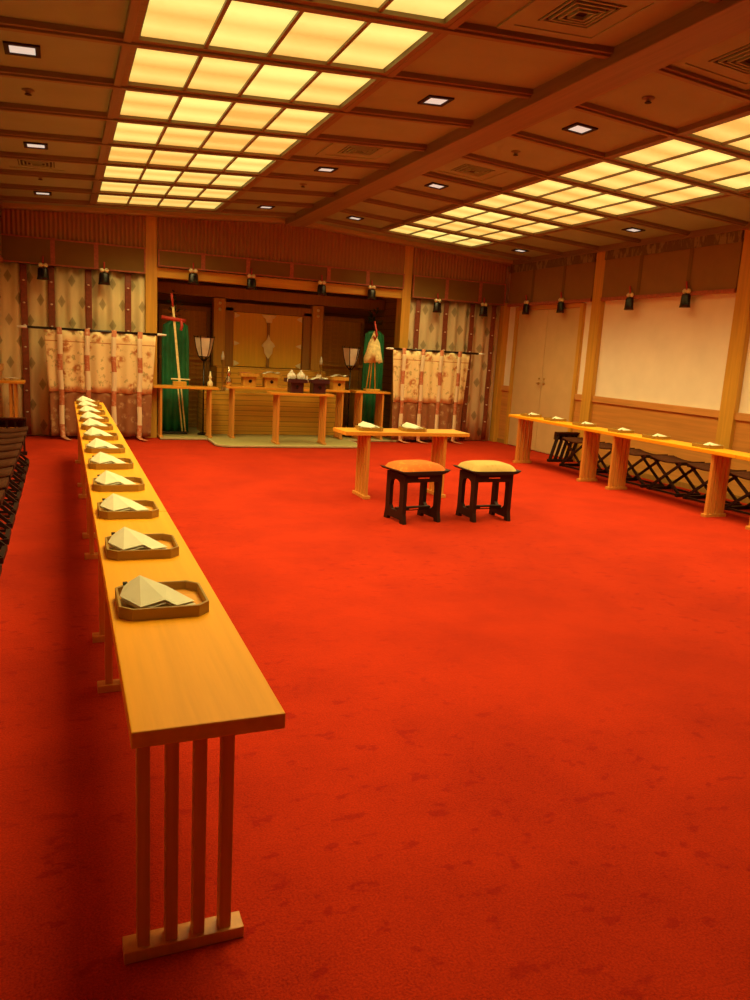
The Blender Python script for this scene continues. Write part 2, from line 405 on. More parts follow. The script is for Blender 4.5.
# ceiling vents
vp = None
for x, y, lab in ((2.7, 3.94, 'square slatted ceiling vent left of the ridge beam, nearest the camera'), (3.98, 3.96, 'square slatted ceiling vent right of the ridge beam, nearest the camera'),
                  (2.7, 7.42, 'square slatted ceiling vent left of the ridge beam, farther back'), (3.98, 7.48, 'square slatted ceiling vent right of the ridge beam, farther back'),
                  (-.22, 9.2, 'square slatted ceiling vent in the far left ceiling strip')):
    if vp is None:
        t = vp = thing('ceiling_vent', (0, 0, 0), lab, 'ceiling vent', 'ceiling vents')
        MB().frame(rect(-.34, .34, -.34, .34), rect(-.27, .27, -.27, .27), 'z', -.012, 0).build('outer_frame', 'ceil', t)
        g = MB()
        for q in range(4):
            r = .165-q*.036; g.frame(rect(-r, r, -r, r), rect(-r+.014, r-.014, -r+.014, r-.014), 'z', -.012-.003*q, -.001)
        g.build('slat_rings', 'ceil', t); MB().frame(rect(-.272, .272, -.272, .272), rect(-.175, .175, -.175, .175), 'z', -.006, 0).build('inner_frame', 'ceil', t); MB().box(-.18, .18, -.18, .18, -.003, 0).build('duct_opening', 'dark', t)
    else: t = copy_tree(vp, (0, 0, 0), lab)
    t.location = (x, y, cz(x)); t.rotation_euler.y = math.atan(SL)*(-1 if x < XM else 1)
sp = None
for x, y, lab in ((-.2, 6.58, 'small dark sprinkler head in the far left ceiling strip'), (3.96, 4.84, 'small dark sprinkler head right of the ridge beam, nearest the camera'),
                  (3.96, 6.62, 'small dark sprinkler head right of the ridge beam, farther back'), (2.68, 9.27, 'small dark sprinkler head left of the ridge beam'),
                  (-.2, 9.95, 'small dark sprinkler head by the altar end of the far left strip')):
    if sp is None:
        t = sp = thing('sprinkler_head', (0, 0, 0), lab, 'sprinkler', 'ceiling sprinkler heads')
        MB().lathe([(.045, 0), (.045, -.006), (.02, -.012), (.014, -.03)], n=14).build('rosette', 'bar', t)
        MB().lathe([(.022, -.03), (.026, -.033), (.022, -.036)], n=12).build('deflector', 'dark', t)
    else: t = copy_tree(sp, (0, 0, 0), lab)
    t.location = (x, y, cz(x))

# ---------------------------------------------------------------- blinds and valances
def blind(x0, x1, z0, ribs, lab, mat='blind', yy=12.22, top=2.82):
    t = thing('bamboo_blind', ((x0+x1)/2, yy, z0), lab, 'bamboo blind'); ox, oz = (x0+x1)/2, z0
    MB().box(x0-ox, x1-ox, -.025, .03, 0, top-oz).build('slat_panel', mat, t)
    p = MB(); n = int((x1-x0)/.06)
    for i in range(n):      # pleats reaching the sloping ceiling
        a = x0+(x1-x0)*i/n; b2 = x0+(x1-x0)*(i+1)/n; mid = (a+b2)/2; zt = min(cz(a), cz(b2))-.055-oz
        p.add([(a-ox, .0, top-oz), (mid-ox, -.018, top-oz), (b2-ox, .0, top-oz), (a-ox, .0, zt), (mid-ox, -.018, zt), (b2-ox, .0, zt),
               (a-ox, .04, top-oz), (b2-ox, .04, top-oz), (a-ox, .04, zt), (b2-ox, .04, zt)],
              [(0, 1, 4, 3), (1, 2, 5, 4), (0, 6, 7, 2, 1), (3, 4, 5, 9, 8), (6, 8, 9, 7)])
    p.build('pleated_valance', 'pleat', t)
    MB().frame(rect(x0-ox, x1-ox, 0, top-oz), rect(x0-ox+.02, x1-ox-.02, .02, top-oz-.02), 'y', -.04, -.025).build('edge_binding', 'red', t)
    for r in ribs: MB().box(r-ox-.03, r-ox+.03, -.034, -.02, .02, top-oz+.01).build('ribbon', 'red', t)
    return t
blind(XL+.01, 1.155, 2.45, (-.11, .47), 'dark bamboo blind rolled above the left diamond curtain')
blind(1.335, 5.345, 2.575, (2.0, 2.69, 3.39, 4.01, 4.69), 'wide dark bamboo blind panel above the altar opening lintel')
blind(5.515, 7.33, 2.45, (6.16, 6.82), 'dark bamboo blind rolled above the right diamond curtain')
def side_blind(y0, y1, lab, xw=XR, s=1):
    X = xw-s*.07; t = thing('bamboo_blind', (X, (y0+y1)/2, 2.45), lab, 'bamboo blind', 'blinds along the side walls'); h = (y1-y0)/2
    MB().box(-.012, .012, -h, h, 0, .60).build('slat_panel', 'blind_r', t)
    MB().box(-.03*s-.001, .0, -h, h, .56, cz(xw)-.04-2.45).build('patterned_valance', 'gpleat', t)
    MB().box(*sorted((-s*.03, s*.012)), -h, h, -.02, .03).build('bottom_roll', 'red', t, bev=.004)
    for q in (-.37, .37): MB().box(*sorted((-s*.018, -s*.01)), q*h-.03, q*h+.03, .03, .56).build('ribbon', 'blind', t)
for i, (a, b_) in enumerate(((9.79, 12.15), (7.08, 9.55), (4.37, 6.84))):
    side_blind(a, b_, 'brown bamboo blind with green valance on the right wall, %s' % ('above the beige door', 'between the two posts', 'beyond the nearer post')[i])
for i, (a, b_) in enumerate(((9.79, 12.15), (7.08, 9.55), (4.37, 6.84))):
    side_blind(a, b_, 'brown bamboo blind with green valance on the left wall, %s' % ('next to the altar wall', 'in the middle bay', 'in the nearer bay')[i], XL, -1)
tp = None
for x, y, z, lab, rz in ((-.24, 12.13, 2.44, 'black tassel hanging before the left curtain, left one', 0), (.575, 12.13, 2.44, 'black tassel hanging before the left curtain, right one', 0),
      (1.85, 12.16, 2.55, 'black tassel above the left green banner', 0), (2.74, 12.16, 2.55, 'black tassel above the left altar pillar', 0),
      (3.89, 12.16, 2.55, 'black tassel above the right half of the altar door', 0), (4.76, 12.16, 2.55, 'black tassel above the right green banner', 0),
      (5.97, 12.13, 2.43, 'black tassel hanging before the right curtain, left one', 0), (6.88, 12.13, 2.43, 'black tassel hanging before the right curtain, right one', 0),
      (7.34, 11.5, 2.48, 'dark tassel over the beige door, nearer the altar', 1.57), (7.34, 10.5, 2.48, 'dark tassel over the beige door, farther from the altar', 1.57),
      (7.34, 8.88, 2.48, 'dark tassel over the cream wall panel, nearer the door', 1.57), (7.34, 7.82, 2.48, 'dark tassel over the cream wall panel, farther from the door', 1.57)):
    if tp is None:
        t = tp = thing('tassel', (0, 0, 0), lab, 'tassel', 'tassels below the blinds')
        MB().lathe([(.05, -.03), (.068, -.05), (.075, -.16), (.085, -.2)], n=14, sy=.6).build('skirt', 'black', t)
        k_ = MB()
        for dx in (-.032, .032): k_.lathe([(.012, 0), (.032, .018), (.034, .04), (.015, .062)], (dx, -.0, -.03), 10, sy=.8)
        k_.build('knot', 'gold', t)
        MB().tube([(0, 0, .02), (0, .02, .12)], .012).build('cord', 'redcord', t)
    else: t = copy_tree(tp, (0, 0, 0), lab)
    t.location = (x, y, z); t.rotation_euler.z = rz
# ---------------------------------------------------------------- curtains
def curtain(x0, x1, lab, ribs, mat, z1=2.448):
    t = thing('curtain', ((x0+x1)/2, 12.29, 0), lab, 'curtain'); ox = (x0+x1)/2
    g = MB(); n = int((x1-x0)/.012); v = []; zs = [0.02, .6, 1.2, 1.8, z1]
    def yy(x, z): return .022*math.sin(x*2*math.pi/.19+.6*math.sin(x*3)) + .010*math.sin(x*31+z)
    for z in zs:
        for i in range(n+1): x = x0+(x1-x0)*i/n; v.append((x-ox, yy(x, z)-.005, z))
    f = [(j*(n+1)+i, j*(n+1)+i+1, (j+1)*(n+1)+i+1, (j+1)*(n+1)+i) for j in range(len(zs)-1) for i in range(n)]
    g.add(v, f, True); g.build('fabric', mat, t, solid=.006)
    for r in ribs:
        q = MB(); xs = [r-.045+.09*i/6 for i in range(7)]; m_ = []
        zz = [.03+i*.245 for i in range(11)]
        for z in zz:
            for x in xs: m_.append((x-ox, -.05+.008*math.sin(z*7+x*9), min(z, z1-.01)))
        q.add(m_, [(j*7+i, j*7+i+1, (j+1)*7+i+1, (j+1)*7+i) for j in range(10) for i in range(6)], True)
        rb = q.build('ribbon', 'ribbon', t, solid=.008)
        k_ = MB()
        for j in range(7): k_.lathe([(.0, 0), (.018, .008), (.018, .018), (0, .026)], (r-ox, -.066, .35+j*.31), 8)
        k_.build('knots', 'knotw', rb)
    return t
curtain(XL+.01, 1.155, 'cream curtain with dark diamonds and red ribbons left of the altar', (-.5, -.14, .36, .91), 'curtain')
curtain(5.515, 7.30, 'cream curtain with dark diamonds and red ribbons right of the altar', (5.66, 6.2, 6.72, 7.15), 'curtain_r')

# ---------------------------------------------------------------- curtain screens on stands
def screen(xa, xb, xr0, xr1, lab):
    ox = (xa+xb)/2; t = thing('curtain_screen', (ox, 11.95, 0), lab, 'curtain screen', 'floral curtain screens by the altar')
    MB().tube([(xr0-ox, 0, 1.575), (xr1-ox, 0, 1.575)], .018, 10).build('rod', 'black', t)
    for x, s in ((xr0, -1), (xr1, 1)): MB().tube([(x-ox, 0, 1.575), (x-ox+s*.13, 0, 1.575)], [.02, .014], 10).build('rod_tip', 'white', t)
    w_ = xb-xa
    def sheet(z0, z1, wid0, wid1, off, amp, n=90, m_=8):
        g = MB(); v = []
        for j in range(m_+1):
            z = z0+(z1-z0)*j/m_; ww = wid0+(wid1-wid0)*j/m_
            for i in range(n+1):
                u = i/n-.5; v.append((u*ww, off+amp*(1-.5*j/m_)*math.sin(u*ww*2*math.pi/.21)+.006*math.sin(u*40), z))
        return g.add(v, [(j*(n+1)+i, j*(n+1)+i+1, (j+1)*(n+1)+i+1, (j+1)*(n+1)+i) for j in range(m_) for i in range(n)], True)
    sheet(.69, 1.56, w_*.93, w_*1.0, 0, .022).build('floral_cloth', 'scr_up', t, solid=.006)
    sheet(.05, .72, w_*.91, w_*.93, .012, .022).build('brocade_hem', 'scr_low', t, solid=.006)
    for i in range(4):
        x = -w_/2 + w_*(i+.5)/4*.96+.02; q = MB(); v = []
        zz = [1.60-j*.156 for j in range(11)]+[.028, .02, .02]
        for j, z in enumerate(zz):
            yy = -.034 if j < 11 else -.034-.06*(j-10); dx = (0 if j < 11 else .03*(j-10)) - (x*.04)*(j/11)
            for s in (-.034, .034): v.append((x+s+dx+.006*math.sin(j*1.3+i), yy, z))
        q.add(v, [(2*j, 2*j+1, 2*j+3, 2*j+2) for j in range(len(zz)-1)], True)
        q.build('hanging_ribbon', 'tie', t, solid=.006)
    st = MB(); st.box(-.25, .25, .03, .13, 0, .05)
    for s in (-.09, .09): st.tube([(s, .07, .04), (s, .07, 1.56)], .014)
    st.build('stand', 'black', t, bev=.003)
screen(-.25, 1.28, -.46, 1.30, 'floral curtain screen with brown hem on black rod, left of the altar')
screen(5.11, 6.58, 5.12, 6.74, 'floral curtain screen with brown hem on black rod, right of the altar')

# ---------------------------------------------------------------- slatted-leg tables
def table(L, W, mat_top, lab, group, z=.70, inset=.255, inset2=None, name='long_table', fl=.29, sl=.034, across=True):
    """top L long in y, W wide in x; four-slat legs with a foot across x at both ends"""
    t = thing(name, (0, 0, 0), lab, 'table', group)
    MB().box(-W/2, W/2, .003, L-.003, z-.038, z).build('tabletop', mat_top, t, bev=.003)
    for y in (inset, L-(inset2 or inset)):
        lg = MB()
        for i in range(4):
            x = -.100+.0667*i-.024; lg.box(x-sl/2, x+sl/2, y-.019, y+.019, .03, z-.05)
        lg.box(-fl/2, fl/2, y-.02, y+.02, z-.052, z-.037)
        l_ = lg.build('slatted_leg', 'table_z', t, bev=.002)
        MB().box(-fl/2-.026, fl/2-.022, y-.03, y+.03, 0, .032).build('foot', 'table_z', l_, bev=.002)
    return t
TL = 2.14
tA = table(TL, .33, 'table_y', 'light wooden long table at front left, nearest the camera', 'long tables in the left row', inset=.20, inset2=.39, sl=.030)
tA.location = (.280, 1.52, 0)
for k in range(1, 4): copy_tree(tA, (.280, 1.52+TL*k, 0), 'light wooden long table in the left row, %s from the camera' % ORD[k])
tR = table(TL, .33, 'table_y', '', 'long tables in the right row', inset=.31, inset2=.27, sl=.040)
for k in range(3):
    o_ = tR if k == 0 else copy_tree(tR, (0, 0, 0), ''); o_.location = (6.36, 9.92-TL*(k+1), 0)
    tag(o_, 'light wooden long table in the right row, %s' % ('closest to the altar end', 'in the middle', 'cut off by the photo edge')[k], 'table', 'long tables in the right row')

# trays with folded paper
def mk_tray():
    t = thing('serving_tray', (0, 0, 0), '', 'tray', 'trays on the left tables'); a, b_, c_ = .13, .127, .035
    oc = lambda a, b_, c_: [(-a+c_, -b_), (a-c_, -b_), (a, -b_+c_), (a, b_-c_), (a-c_, b_), (-a+c_, b_), (-a, b_-c_), (-a, -b_+c_)]
    MB().frame(oc(a, b_, c_), oc(a-.008, b_-.008, c_-.003), 'z', 0, .036).build('rim', 'tray', t, bev=.0015)
    MB().prism(oc(a-.007, b_-.007, c_-.003), 'z', .002, .008).build('base', 'table_x', t)
    return t
def mk_paper():
    t = thing('folded_paper', (0, 0, 0), '', 'folded paper', 'folded papers in the left trays')
    P = (-.061, .037, .088); L = (-.103, .075, .048); L2 = (-.122, -.01, .040); B = (-.07, -.112, .036); Mi = (0, -.100, .05); T2 = (.03, -.117, .036)
    RT = (.09, -.068, .03); R = (.012, -.02, .067); BK = (-.03, .098, .014); BR = (.07, .03, .014)
    a = MB().add([P, L, L2, B, Mi, T2, RT, R, BK, BR], [(0, 1, 2), (0, 2, 3, 4), (0, 4, 7), (7, 4, 5, 6), (0, 7, 9, 8), (7, 6, 9), (0, 8, 1)])
    a.build('outer_fold', 'paper', t, solid=.0015)
    for s, dz, mx in ((1.0, -.009, .004), (.97, -.017, .009)):
        q = MB().add([(p[0]*s+mx, p[1]*s-.004, max(.012, p[2]*s+dz)) for p in (P, L, L2, B, Mi, T2, RT, R)], [(0, 1, 2), (0, 2, 3, 4), (0, 4, 7), (7, 4, 5, 6)])
        q.build('inner_fold', 'paper', t, solid=.0015)
    MB().box(-.108, -.094, .062, .078, .05, .058).build('black_seal', 'black', t)
    return t
tray = mk_tray(); pap = mk_paper()
yf = [2.18, 2.83, 3.51, 4.17, 4.90, 5.60, 6.32, 7.02, 7.68, 8.38, 9.08, 9.72]
for k, y in enumerate(yf):
    lt = 'octagonal wooden tray on the left table row, %s the camera' % (ORD[0]+' to' if k == 0 else ORD[k]+' from')
    lp = 'white folded paper packet in the %s tray of the left table row' % (ORD[k] if k else 'nearest')
    loc = (.265, y+.13, .70); rj = random.uniform(-.04, .04)
    if k == 0: tray.location = loc; tray['label'] = lt; pap.location = loc; pap['label'] = lp
    else:
        copy_tree(tray, loc, lt, rz=rj*.4); copy_tree(pap, loc, lp, rz=rj)
yr = [9.62, 9.02, 8.35, 7.62, 7.0, 6.22, 5.45]
for k, y in enumerate(yr):
    q = ['at the altar end', 'second from the altar end', 'third from the altar end', 'fourth from the altar end', 'fifth from the altar end', 'sixth from the altar end', 'at the photo edge'][k]
    copy_tree(tray, (6.40, y, .70), 'octagonal wooden tray on the right table row, '+q, 'trays on the right tables', rz=math.pi*.5)
    copy_tree(pap, (6.40, y, .70), 'white folded paper on the right table row, '+q, 'folded papers on the right tables', rz=math.pi*.5).scale = (1, 1.1, .72)

# centre table (runs across), two stools before it
tC = thing('offering_table', (2.62, 7.20, 0), 'narrow light wooden table behind the two stools', 'table')
MB().box(0, 1.42, 0, .40, .662, .70).build('tabletop', 'table_x', tC, bev=.003)
for x in (.27, 1.15):
    lg = MB()
    for i in range(4): y = .05+.26*i/3; lg.box(x-.017, x+.017, y-.018, y+.018, .03, .662)
    l_ = lg.build('slatted_leg', 'table_z', tC, bev=.002); MB().box(x-.035, x+.035, .0, .36, 0, .032).build('foot', 'table_z', l_, bev=.002)
for x, nm in ((2.95, 'left'), (3.45, 'right')):
    copy_tree(tray, (x, 7.40, .70), 'octagonal wooden tray on the table behind the stools, %s one' % nm, 'trays on the centre table', rz=3.0)
    copy_tree(pap, (x, 7.40, .70), 'white folded paper on the table behind the stools, %s one' % nm, 'folded papers on the centre table', rz=.3)

def stool(lab, cm):
    t = thing('stool', (0, 0, 0), lab, 'stool', 'dark wooden cushioned stools'); W, D, H = .43, .31, .475
    for s in (-1, 1):   # arched end panels
        x = s*(W/2-.03); N = 10
        arch = [(-.085, .09), (.085, .09)] + [(.085*math.cos(a), .30+.085*math.sin(a)) for a in [math.pi*i/N for i in range(N+1)]]
        outer = [(-D/2-.012, 0), (D/2+.012, 0)] + []
        # build panel as two uprights + bottom board + top arch pieces
        p = MB()
        p.prism([(-D/2-.02, 0), (-D/2+.045, 0), (-D/2+.05, .09), (-.085, .13), (-.085, .32), (-.075, .36), (-D/2+.0, H-.03), (-D/2+.0, .09)], 'x', x-.018, x+.018)
        p.prism([(D/2+.02, 0), (D/2-.045, 0), (D/2-.05, .09), (.085, .13), (.085, .32), (.075, .36), (D/2, H-.03), (D/2, .09)], 'x', x-.018, x+.018)
        p.prism([(-.12, .03), (.12, .03), (.105, .12), (.085, .14), (.05, .105), (-.05, .105), (-.085, .14), (-.105, .12)], 'x', x-.017, x+.017)
        top = [(-D/2, H-.03), (-.075, .355)] + [(-.085*math.cos(math.pi*i/8), .34+.05*math.sin(math.pi*i/8)) for i in range(1, 8)] + [(.075, .355), (D/2, H-.03)]
        p.prism(top, 'x', x-.017, x+.017)
        p.build('end_panel', 'dark', t)
    MB().box(-W/2+.03, W/2-.03, -.02, .02, .09, .125).build('stretcher', 'dark', t, bev=.003)
    for s in (-1, 1): MB().box(-W/2+.04, W/2-.04, s*(D/2-.012)-.011, s*(D/2-.012)+.011, H-.10, H-.02).build('apron', 'dark', t, bev=.003)
    # seat board with flared pointed ends
    b_ = MB(); pr = [(-W/2-.055, H+.012), (-W/2-.02, H-.012), (-W/2+.05, H-.03), (W/2-.05, H-.03), (W/2+.02, H-.012), (W/2+.055, H+.012), (W/2-.02, H+.005), (-W/2+.02, H+.005)]
    b_.prism(pr, 'y', -D/2-.035, D/2+.035); b_.build('seat_board', 'dark', t, bev=.003)
    g = MB(); n = 12; v = []
    for j in range(n+1):
        for i in range(n+1):
            u = i/n*2-1; w_ = j/n*2-1; e = (1-abs(u)**3.2)*(1-abs(w_)**3.2); v.append((u*(W/2+.025), w_*(D/2+.022), H+.004+.07*max(e, 0)**.38))
    g.add(v, [(j*(n+1)+i, j*(n+1)+i+1, (j+1)*(n+1)+i+1, (j+1)*(n+1)+i) for j in range(n) for i in range(n)], True)
    k0 = len(g.v); g.add([(-(W/2+.025), -(D/2+.022), H+.002), (W/2+.025, -(D/2+.022), H+.002), (W/2+.025, D/2+.022, H+.002), (-(W/2+.025), D/2+.022, H+.002)], [(3, 2, 1, 0)])
    g.build('cushion', cm, t)
    for s in (-1, 1): MB().box(-.06, .06, s*(D/2)-.002-.001*s, s*(D/2)+.002, H-.065, H-.055).build('metal_plate', 'silver', t)
    MB().box(-.05, .05, -.024, -.02, .10, .112).build('metal_plate', 'silver', t)
    return t
s1 = stool('dark wooden stool with orange brocade cushion, left of the pair', 'cushion_o'); s1.location = (2.965, 6.25, 0); s1.rotation_euler.z = .13
s2 = stool('dark wooden stool with pale gold brocade cushion, right of the pair', 'cushion_g'); s2.location = (3.70, 6.22, 0); s2.rotation_euler.z = .0

# ---------------------------------------------------------------- folding stools behind the long tables
def folding(full=False):
    t = thing('folding_stool', (0, 0, 0), '', 'folding stool', 'folding stools in the right row'); D = .36; h = .40; w_ = .25
    for s in (-1, 1):
        p = MB()
        for i in (range(5) if full else (0, 4)):
            x = -D/2+.03+(D-.06)*i/4 + s*.011; p.bar((x, -s*w_, .03), (x, s*w_, h), .022, .03)
        p.bar((-D/2, -s*w_, .02), (D/2, -s*w_, .02), .04, .04); p.bar((-D/2, s*w_, h), (D/2, s*w_, h), .035, .035)
        p.build('slatted_leg_frame', 'dark', t)
    g = MB(); v = []; n = 8
    for i in range(n+1):
        y = -w_+2*w_*i/n; z = h+.02-.03*math.sin(math.pi*i/n)
        for x in (-D/2, D/2): v.append((x, y*1.06, z))
    g.add(v, [(2*i, 2*i+1, 2*i+3, 2*i+2) for i in range(n)], True); g.build('seat', 'stool_seat', t, solid=.022)
    for x in (-D/2+.02, D/2-.02): MB().bar((x, -w_, .022), (x, w_, .022), .022, .022).build('floor_rail', 'dark', t)
    return t
fs = folding(); base = None
def folded(loc, lean, lab):
    t = thing('folded_stool', loc, lab, 'folding stool', 'folded stools at the altar ends of the rows'); D = .44
    for q, dy in enumerate((0, .035)):
        p = MB()
        for i in range(5):
            x = -D/2+.03+(D-.06)*i/4; p.bar((x, dy, .04), (x+lean, dy+.02, .43), .022, .022)
        p.bar((-D/2, dy, .02), (D/2, dy, .02), .04, .04); p.bar((-D/2+lean, dy+.02, .43), (D/2+lean, dy+.02, .43), .035, .035)
        p.build('slatted_leg_frame', 'dark', t)
    MB().prism([(-.03, .46), (.11, .455), (.12, .34), (.095, .33), (.085, .43), (-.02, .44)], 'x', -D/2+lean, D/2+lean+(.14 if lean > .1 else 0)).build('folded_seat', 'stool_seat', t, bev=.004)
folded((7.10, 9.75, 0), .13, 'dark folded stool with parallel slats at the altar end of the right stool row')
folded((-.66, 10.35, 0), .0, 'dark folded stool with parallel slats at the altar end of the left stool row')
def place_row(x, ys, sidew, grp, turn=0.):
    global base
    for k, y in enumerate(ys):
        lab = 'dark folding stool with plain crossed legs, %s row, %s the altar end' % (sidew, 'closest to' if k == 0 else ORD[k]+' from')
        if base is None: base = fs; fs.location = (x, y, 0); fs['label'] = lab
        else: copy_tree(fs, (x, y, 0), lab, grp, rz=turn+random.uniform(-.02, .02)).scale = (1, .8 if turn else 1, 1)
place_row(6.97, [9.08-.62*k for k in range(9)], 'right', 'folding stools in the right row')
place_row(-.605, [9.55-.5*k for k in range(11)], 'left', 'folding stools in the left row', math.pi/2)

# ---------------------------------------------------------------- alcove
def A(mb, mat, bev=0): return trim(mb, mat, bev)
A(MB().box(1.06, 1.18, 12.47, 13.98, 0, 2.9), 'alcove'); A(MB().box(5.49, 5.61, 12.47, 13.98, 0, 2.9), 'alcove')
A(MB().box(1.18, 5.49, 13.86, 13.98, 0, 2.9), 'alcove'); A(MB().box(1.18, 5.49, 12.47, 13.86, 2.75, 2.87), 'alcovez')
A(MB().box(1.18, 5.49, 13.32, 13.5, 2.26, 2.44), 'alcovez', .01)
mt_ = tag(MB().prism([(2.08, 11.3), (2.2, 11.15), (4.28, 11.15), (4.4, 11.3), (4.4, 12.0), (5.33, 12.0), (5.33, 13.85), (1.35, 13.85), (1.35, 12.0), (2.08, 12.0)], 'z', 0, .03).build('altar_mat', 'matg', bev=.006), 'pale green mat under the altar tables with a projecting centre', 'mat')
bd = MB(); ep = [(1.35, 12.0), (2.08, 12.0), (2.08, 11.3), (2.2, 11.15), (4.28, 11.15), (4.4, 11.3), (4.4, 12.0), (5.33, 12.0)]
for a, b_ in zip(ep[:-1], ep[1:]): bd.bar((*a, .024), (*b_, .024), .035, .022)
bd.build('mat_border', 'matedge', mt_)

sh = thing('altar_shrine', (XM-.02, 13.4, 0), 'brown wooden shrine with closed gilt double doors between two pillars', 'shrine'); o = XM-.02
Y_ = 13.4
def SB(x0, x1, y0, y1, z0, z1): return MB().box(x0-o, x1-o, y0-Y_, y1-Y_, z0, z1)
SB(2.1, 4.5, 12.62, 13.2, .031, .72).build('lower_step', 'altar', sh, bev=.004)
SB(2.38, 4.30, 13.0, 13.85, .72, 1.12).build('upper_step', 'altar', sh, bev=.004)
for x in (2.47, 4.21):
    p = SB(x-.10, x+.10, 13.30, 13.5, 1.12, 2.25).build('pillar', 'altar_plain', sh, bev=.01)
    for z in (2.17, 2.07):
        s_ = MB().lathe([(.028, 0), (.024, .012), (.01, .02)], n=12); s_.v = [(x-o+q[0], 13.30-Y_-q[2], z+q[1]) for q in s_.v]; s_.build('stud', 'gold', p)
for x0, x1, z0, z1 in ((2.57, 2.72, 1.12, 2.12), (3.96, 4.11, 1.12, 2.12), (2.57, 4.11, 2.05, 2.2)):
    SB(x0, x1, 13.36, 13.48, z0, z1).build('door_frame', 'alcovez', sh, bev=.008)
for i, (x0, x1) in enumerate(((2.725, 3.335), (3.345, 3.955))):
    d = SB(x0, x1, 13.40, 13.44, 1.13, 2.045).build('shrine_door', 'door_gold', sh, bev=.004)
    xo = x0+.06 if i == 0 else x1-.06; xi = x1-.03 if i == 0 else x0+.03
    for z, a in ((1.99, .05), (1.52, .04), (1.18, .05)):
        q = MB().prism([(xo-.045, z-a), (xo+.02, z-a*.4), (xo+.05, z), (xo+.02, z+a*.4), (xo-.045, z+a)] if i == 0 else [(xo+.045, z-a), (xo+.045, z+a), (xo-.02, z+a*.4), (xo-.05, z), (xo-.02, z-a*.4)], 'y', 13.385-Y_, 13.40-Y_)
        q.v = [(v[0]-o, v[1], v[2]) for v in q.v]; q.build('gilt_hinge_plate', 'gold', d)
SB(3.315, 3.365, 13.375, 13.40, 1.13, 2.03).build('centre_strip', 'alcovez', sh)
q = MB().prism([(-.13, 2.03), (.13, 2.03), (.10, 1.985), (.06, 1.96), (.05, 1.90), (-.05, 1.90), (-.06, 1.96), (-.10, 1.985)], 'y', -.045, -.027); q.build('gilt_crest_plate', 'gold', sh)
q = MB().prism([(0, 1.70), (.035, 1.60), (.09, 1.55), (.12, 1.50), (.08, 1.47), (.07, 1.38), (.0, 1.28), (-.07, 1.38), (-.08, 1.47), (-.12, 1.50), (-.09, 1.55), (-.035, 1.60)], 'y', -.045, -.027)
q.frame([(-.05, 1.36), (.05, 1.36), (.05, 1.54), (-.05, 1.54)], [(-.03, 1.38), (.03, 1.38), (.03, 1.52), (-.03, 1.52)], 'y', -.055, -.045)
q.build('gilt_lock_plate', 'gold', sh)
for x0, x1, nm in ((1.5, 2.36, 'left'), (4.32, 5.2, 'right')):
    w_ = thing('lattice_screen', ((x0+x1)/2, 13.6, 0), 'brown slatted wooden panel %s of the altar doors' % nm, 'lattice panel'); c0 = (x0+x1)/2
    MB().frame(rect(x0-c0, x1-c0, .03, 2.1), rect(x0-c0+.06, x1-c0-.06, .1, 2.02), 'y', -.03, .03).build('frame', 'alcovez', w_, bev=.004)
    s_ = MB()
    for j in range(23): s_.box(x0-c0+.06, x1-c0-.06, -.012, .012, .15+j*.08, .175+j*.08)
    s_.build('slats', 'altar_plain', w_); MB().box(x0-c0+.05, x1-c0-.05, .012, .024, .1, 2.03).build('backing_board', 'altar_plain', w_); MB().box(x0-c0, x1-c0, -.05, .05, 1.2, 1.25).build('shelf_rail', 'altar_plain', w_)

# altar tables
def atable(x0, x1, y0, y1, z, lab, legs=None):
    t = thing('altar_table', ((x0+x1)/2, (y0+y1)/2, 0), lab, 'altar table', 'light wooden altar tables'); w_ = (x1-x0)/2; d = (y1-y0)/2
    zb = .031
    MB().box(-w_, w_, -d, d, z-.035, z).build('tabletop', 'table_x', t, bev=.003)
    for x in (-w_+.12, w_-.12):
        lg = MB()
        for i in range(4): y = -d+.04+(2*d-.08)*i/3; lg.box(x-.016, x+.016, y-.014, y+.014, zb+.025, z-.035)
        l_ = lg.build('slatted_leg', 'table_z', t, bev=.002); MB().box(x-.03, x+.03, -d+.01, d-.01, zb, zb+.028).build('foot', 'table_z', l_, bev=.002)
atable(1.25, 2.24, 12.02, 12.38, .82, 'light wooden altar table below the left green banner')
atable(2.36, 4.42, 12.02, 12.38, .85, 'wide light wooden altar table before the shrine, holding the offering stands')
atable(2.90, 3.89, 11.30, 11.64, .82, 'light wooden altar table foremost before the shrine, holding the white jars')
atable(4.52, 5.15, 12.02, 12.38, .85, 'short light wooden altar table below the right green banner')
tl_ = atable(-.80, -.50, 11.55, 11.95, .84, 'small light wooden table in the corner by the left wall')

# offering stands
def sanbo(mat, lab, loc, s=1.):
    t = thing('offering_stand', loc, lab, 'offering stand', 'footed offering stands on the altar tables')
    oc = lambda a, c_: [(-a+c_, -a), (a-c_, -a), (a, -a+c_), (a, a-c_), (a-c_, a), (-a+c_, a), (-a, a-c_), (-a, -a+c_)]
    b_ = MB().frame(oc(.105*s, .02), oc(.098*s, .018), 'z', 0, .16); b_.build('pedestal', mat, t)
    h = MB().lathe([(.026, 0), (.026, .006)], n=16); h.v = [(p[0], -.104*s-p[2], .09+p[1]) for p in h.v]; h.build('round_hole', 'black', t)
    MB().frame(oc(.155*s, .03), oc(.147*s, .028), 'z', .16, .215).build('tray_rim', mat, t); MB().prism(oc(.15*s, .03), 'z', .158, .168).build('tray_base', mat, t)
    return t
M['vermil'] = plain('reddish tray wood', (.55, .14, .04), .45)
M['redwood'] = plain('dark purple lacquer', (.06, .015, .02), .35)
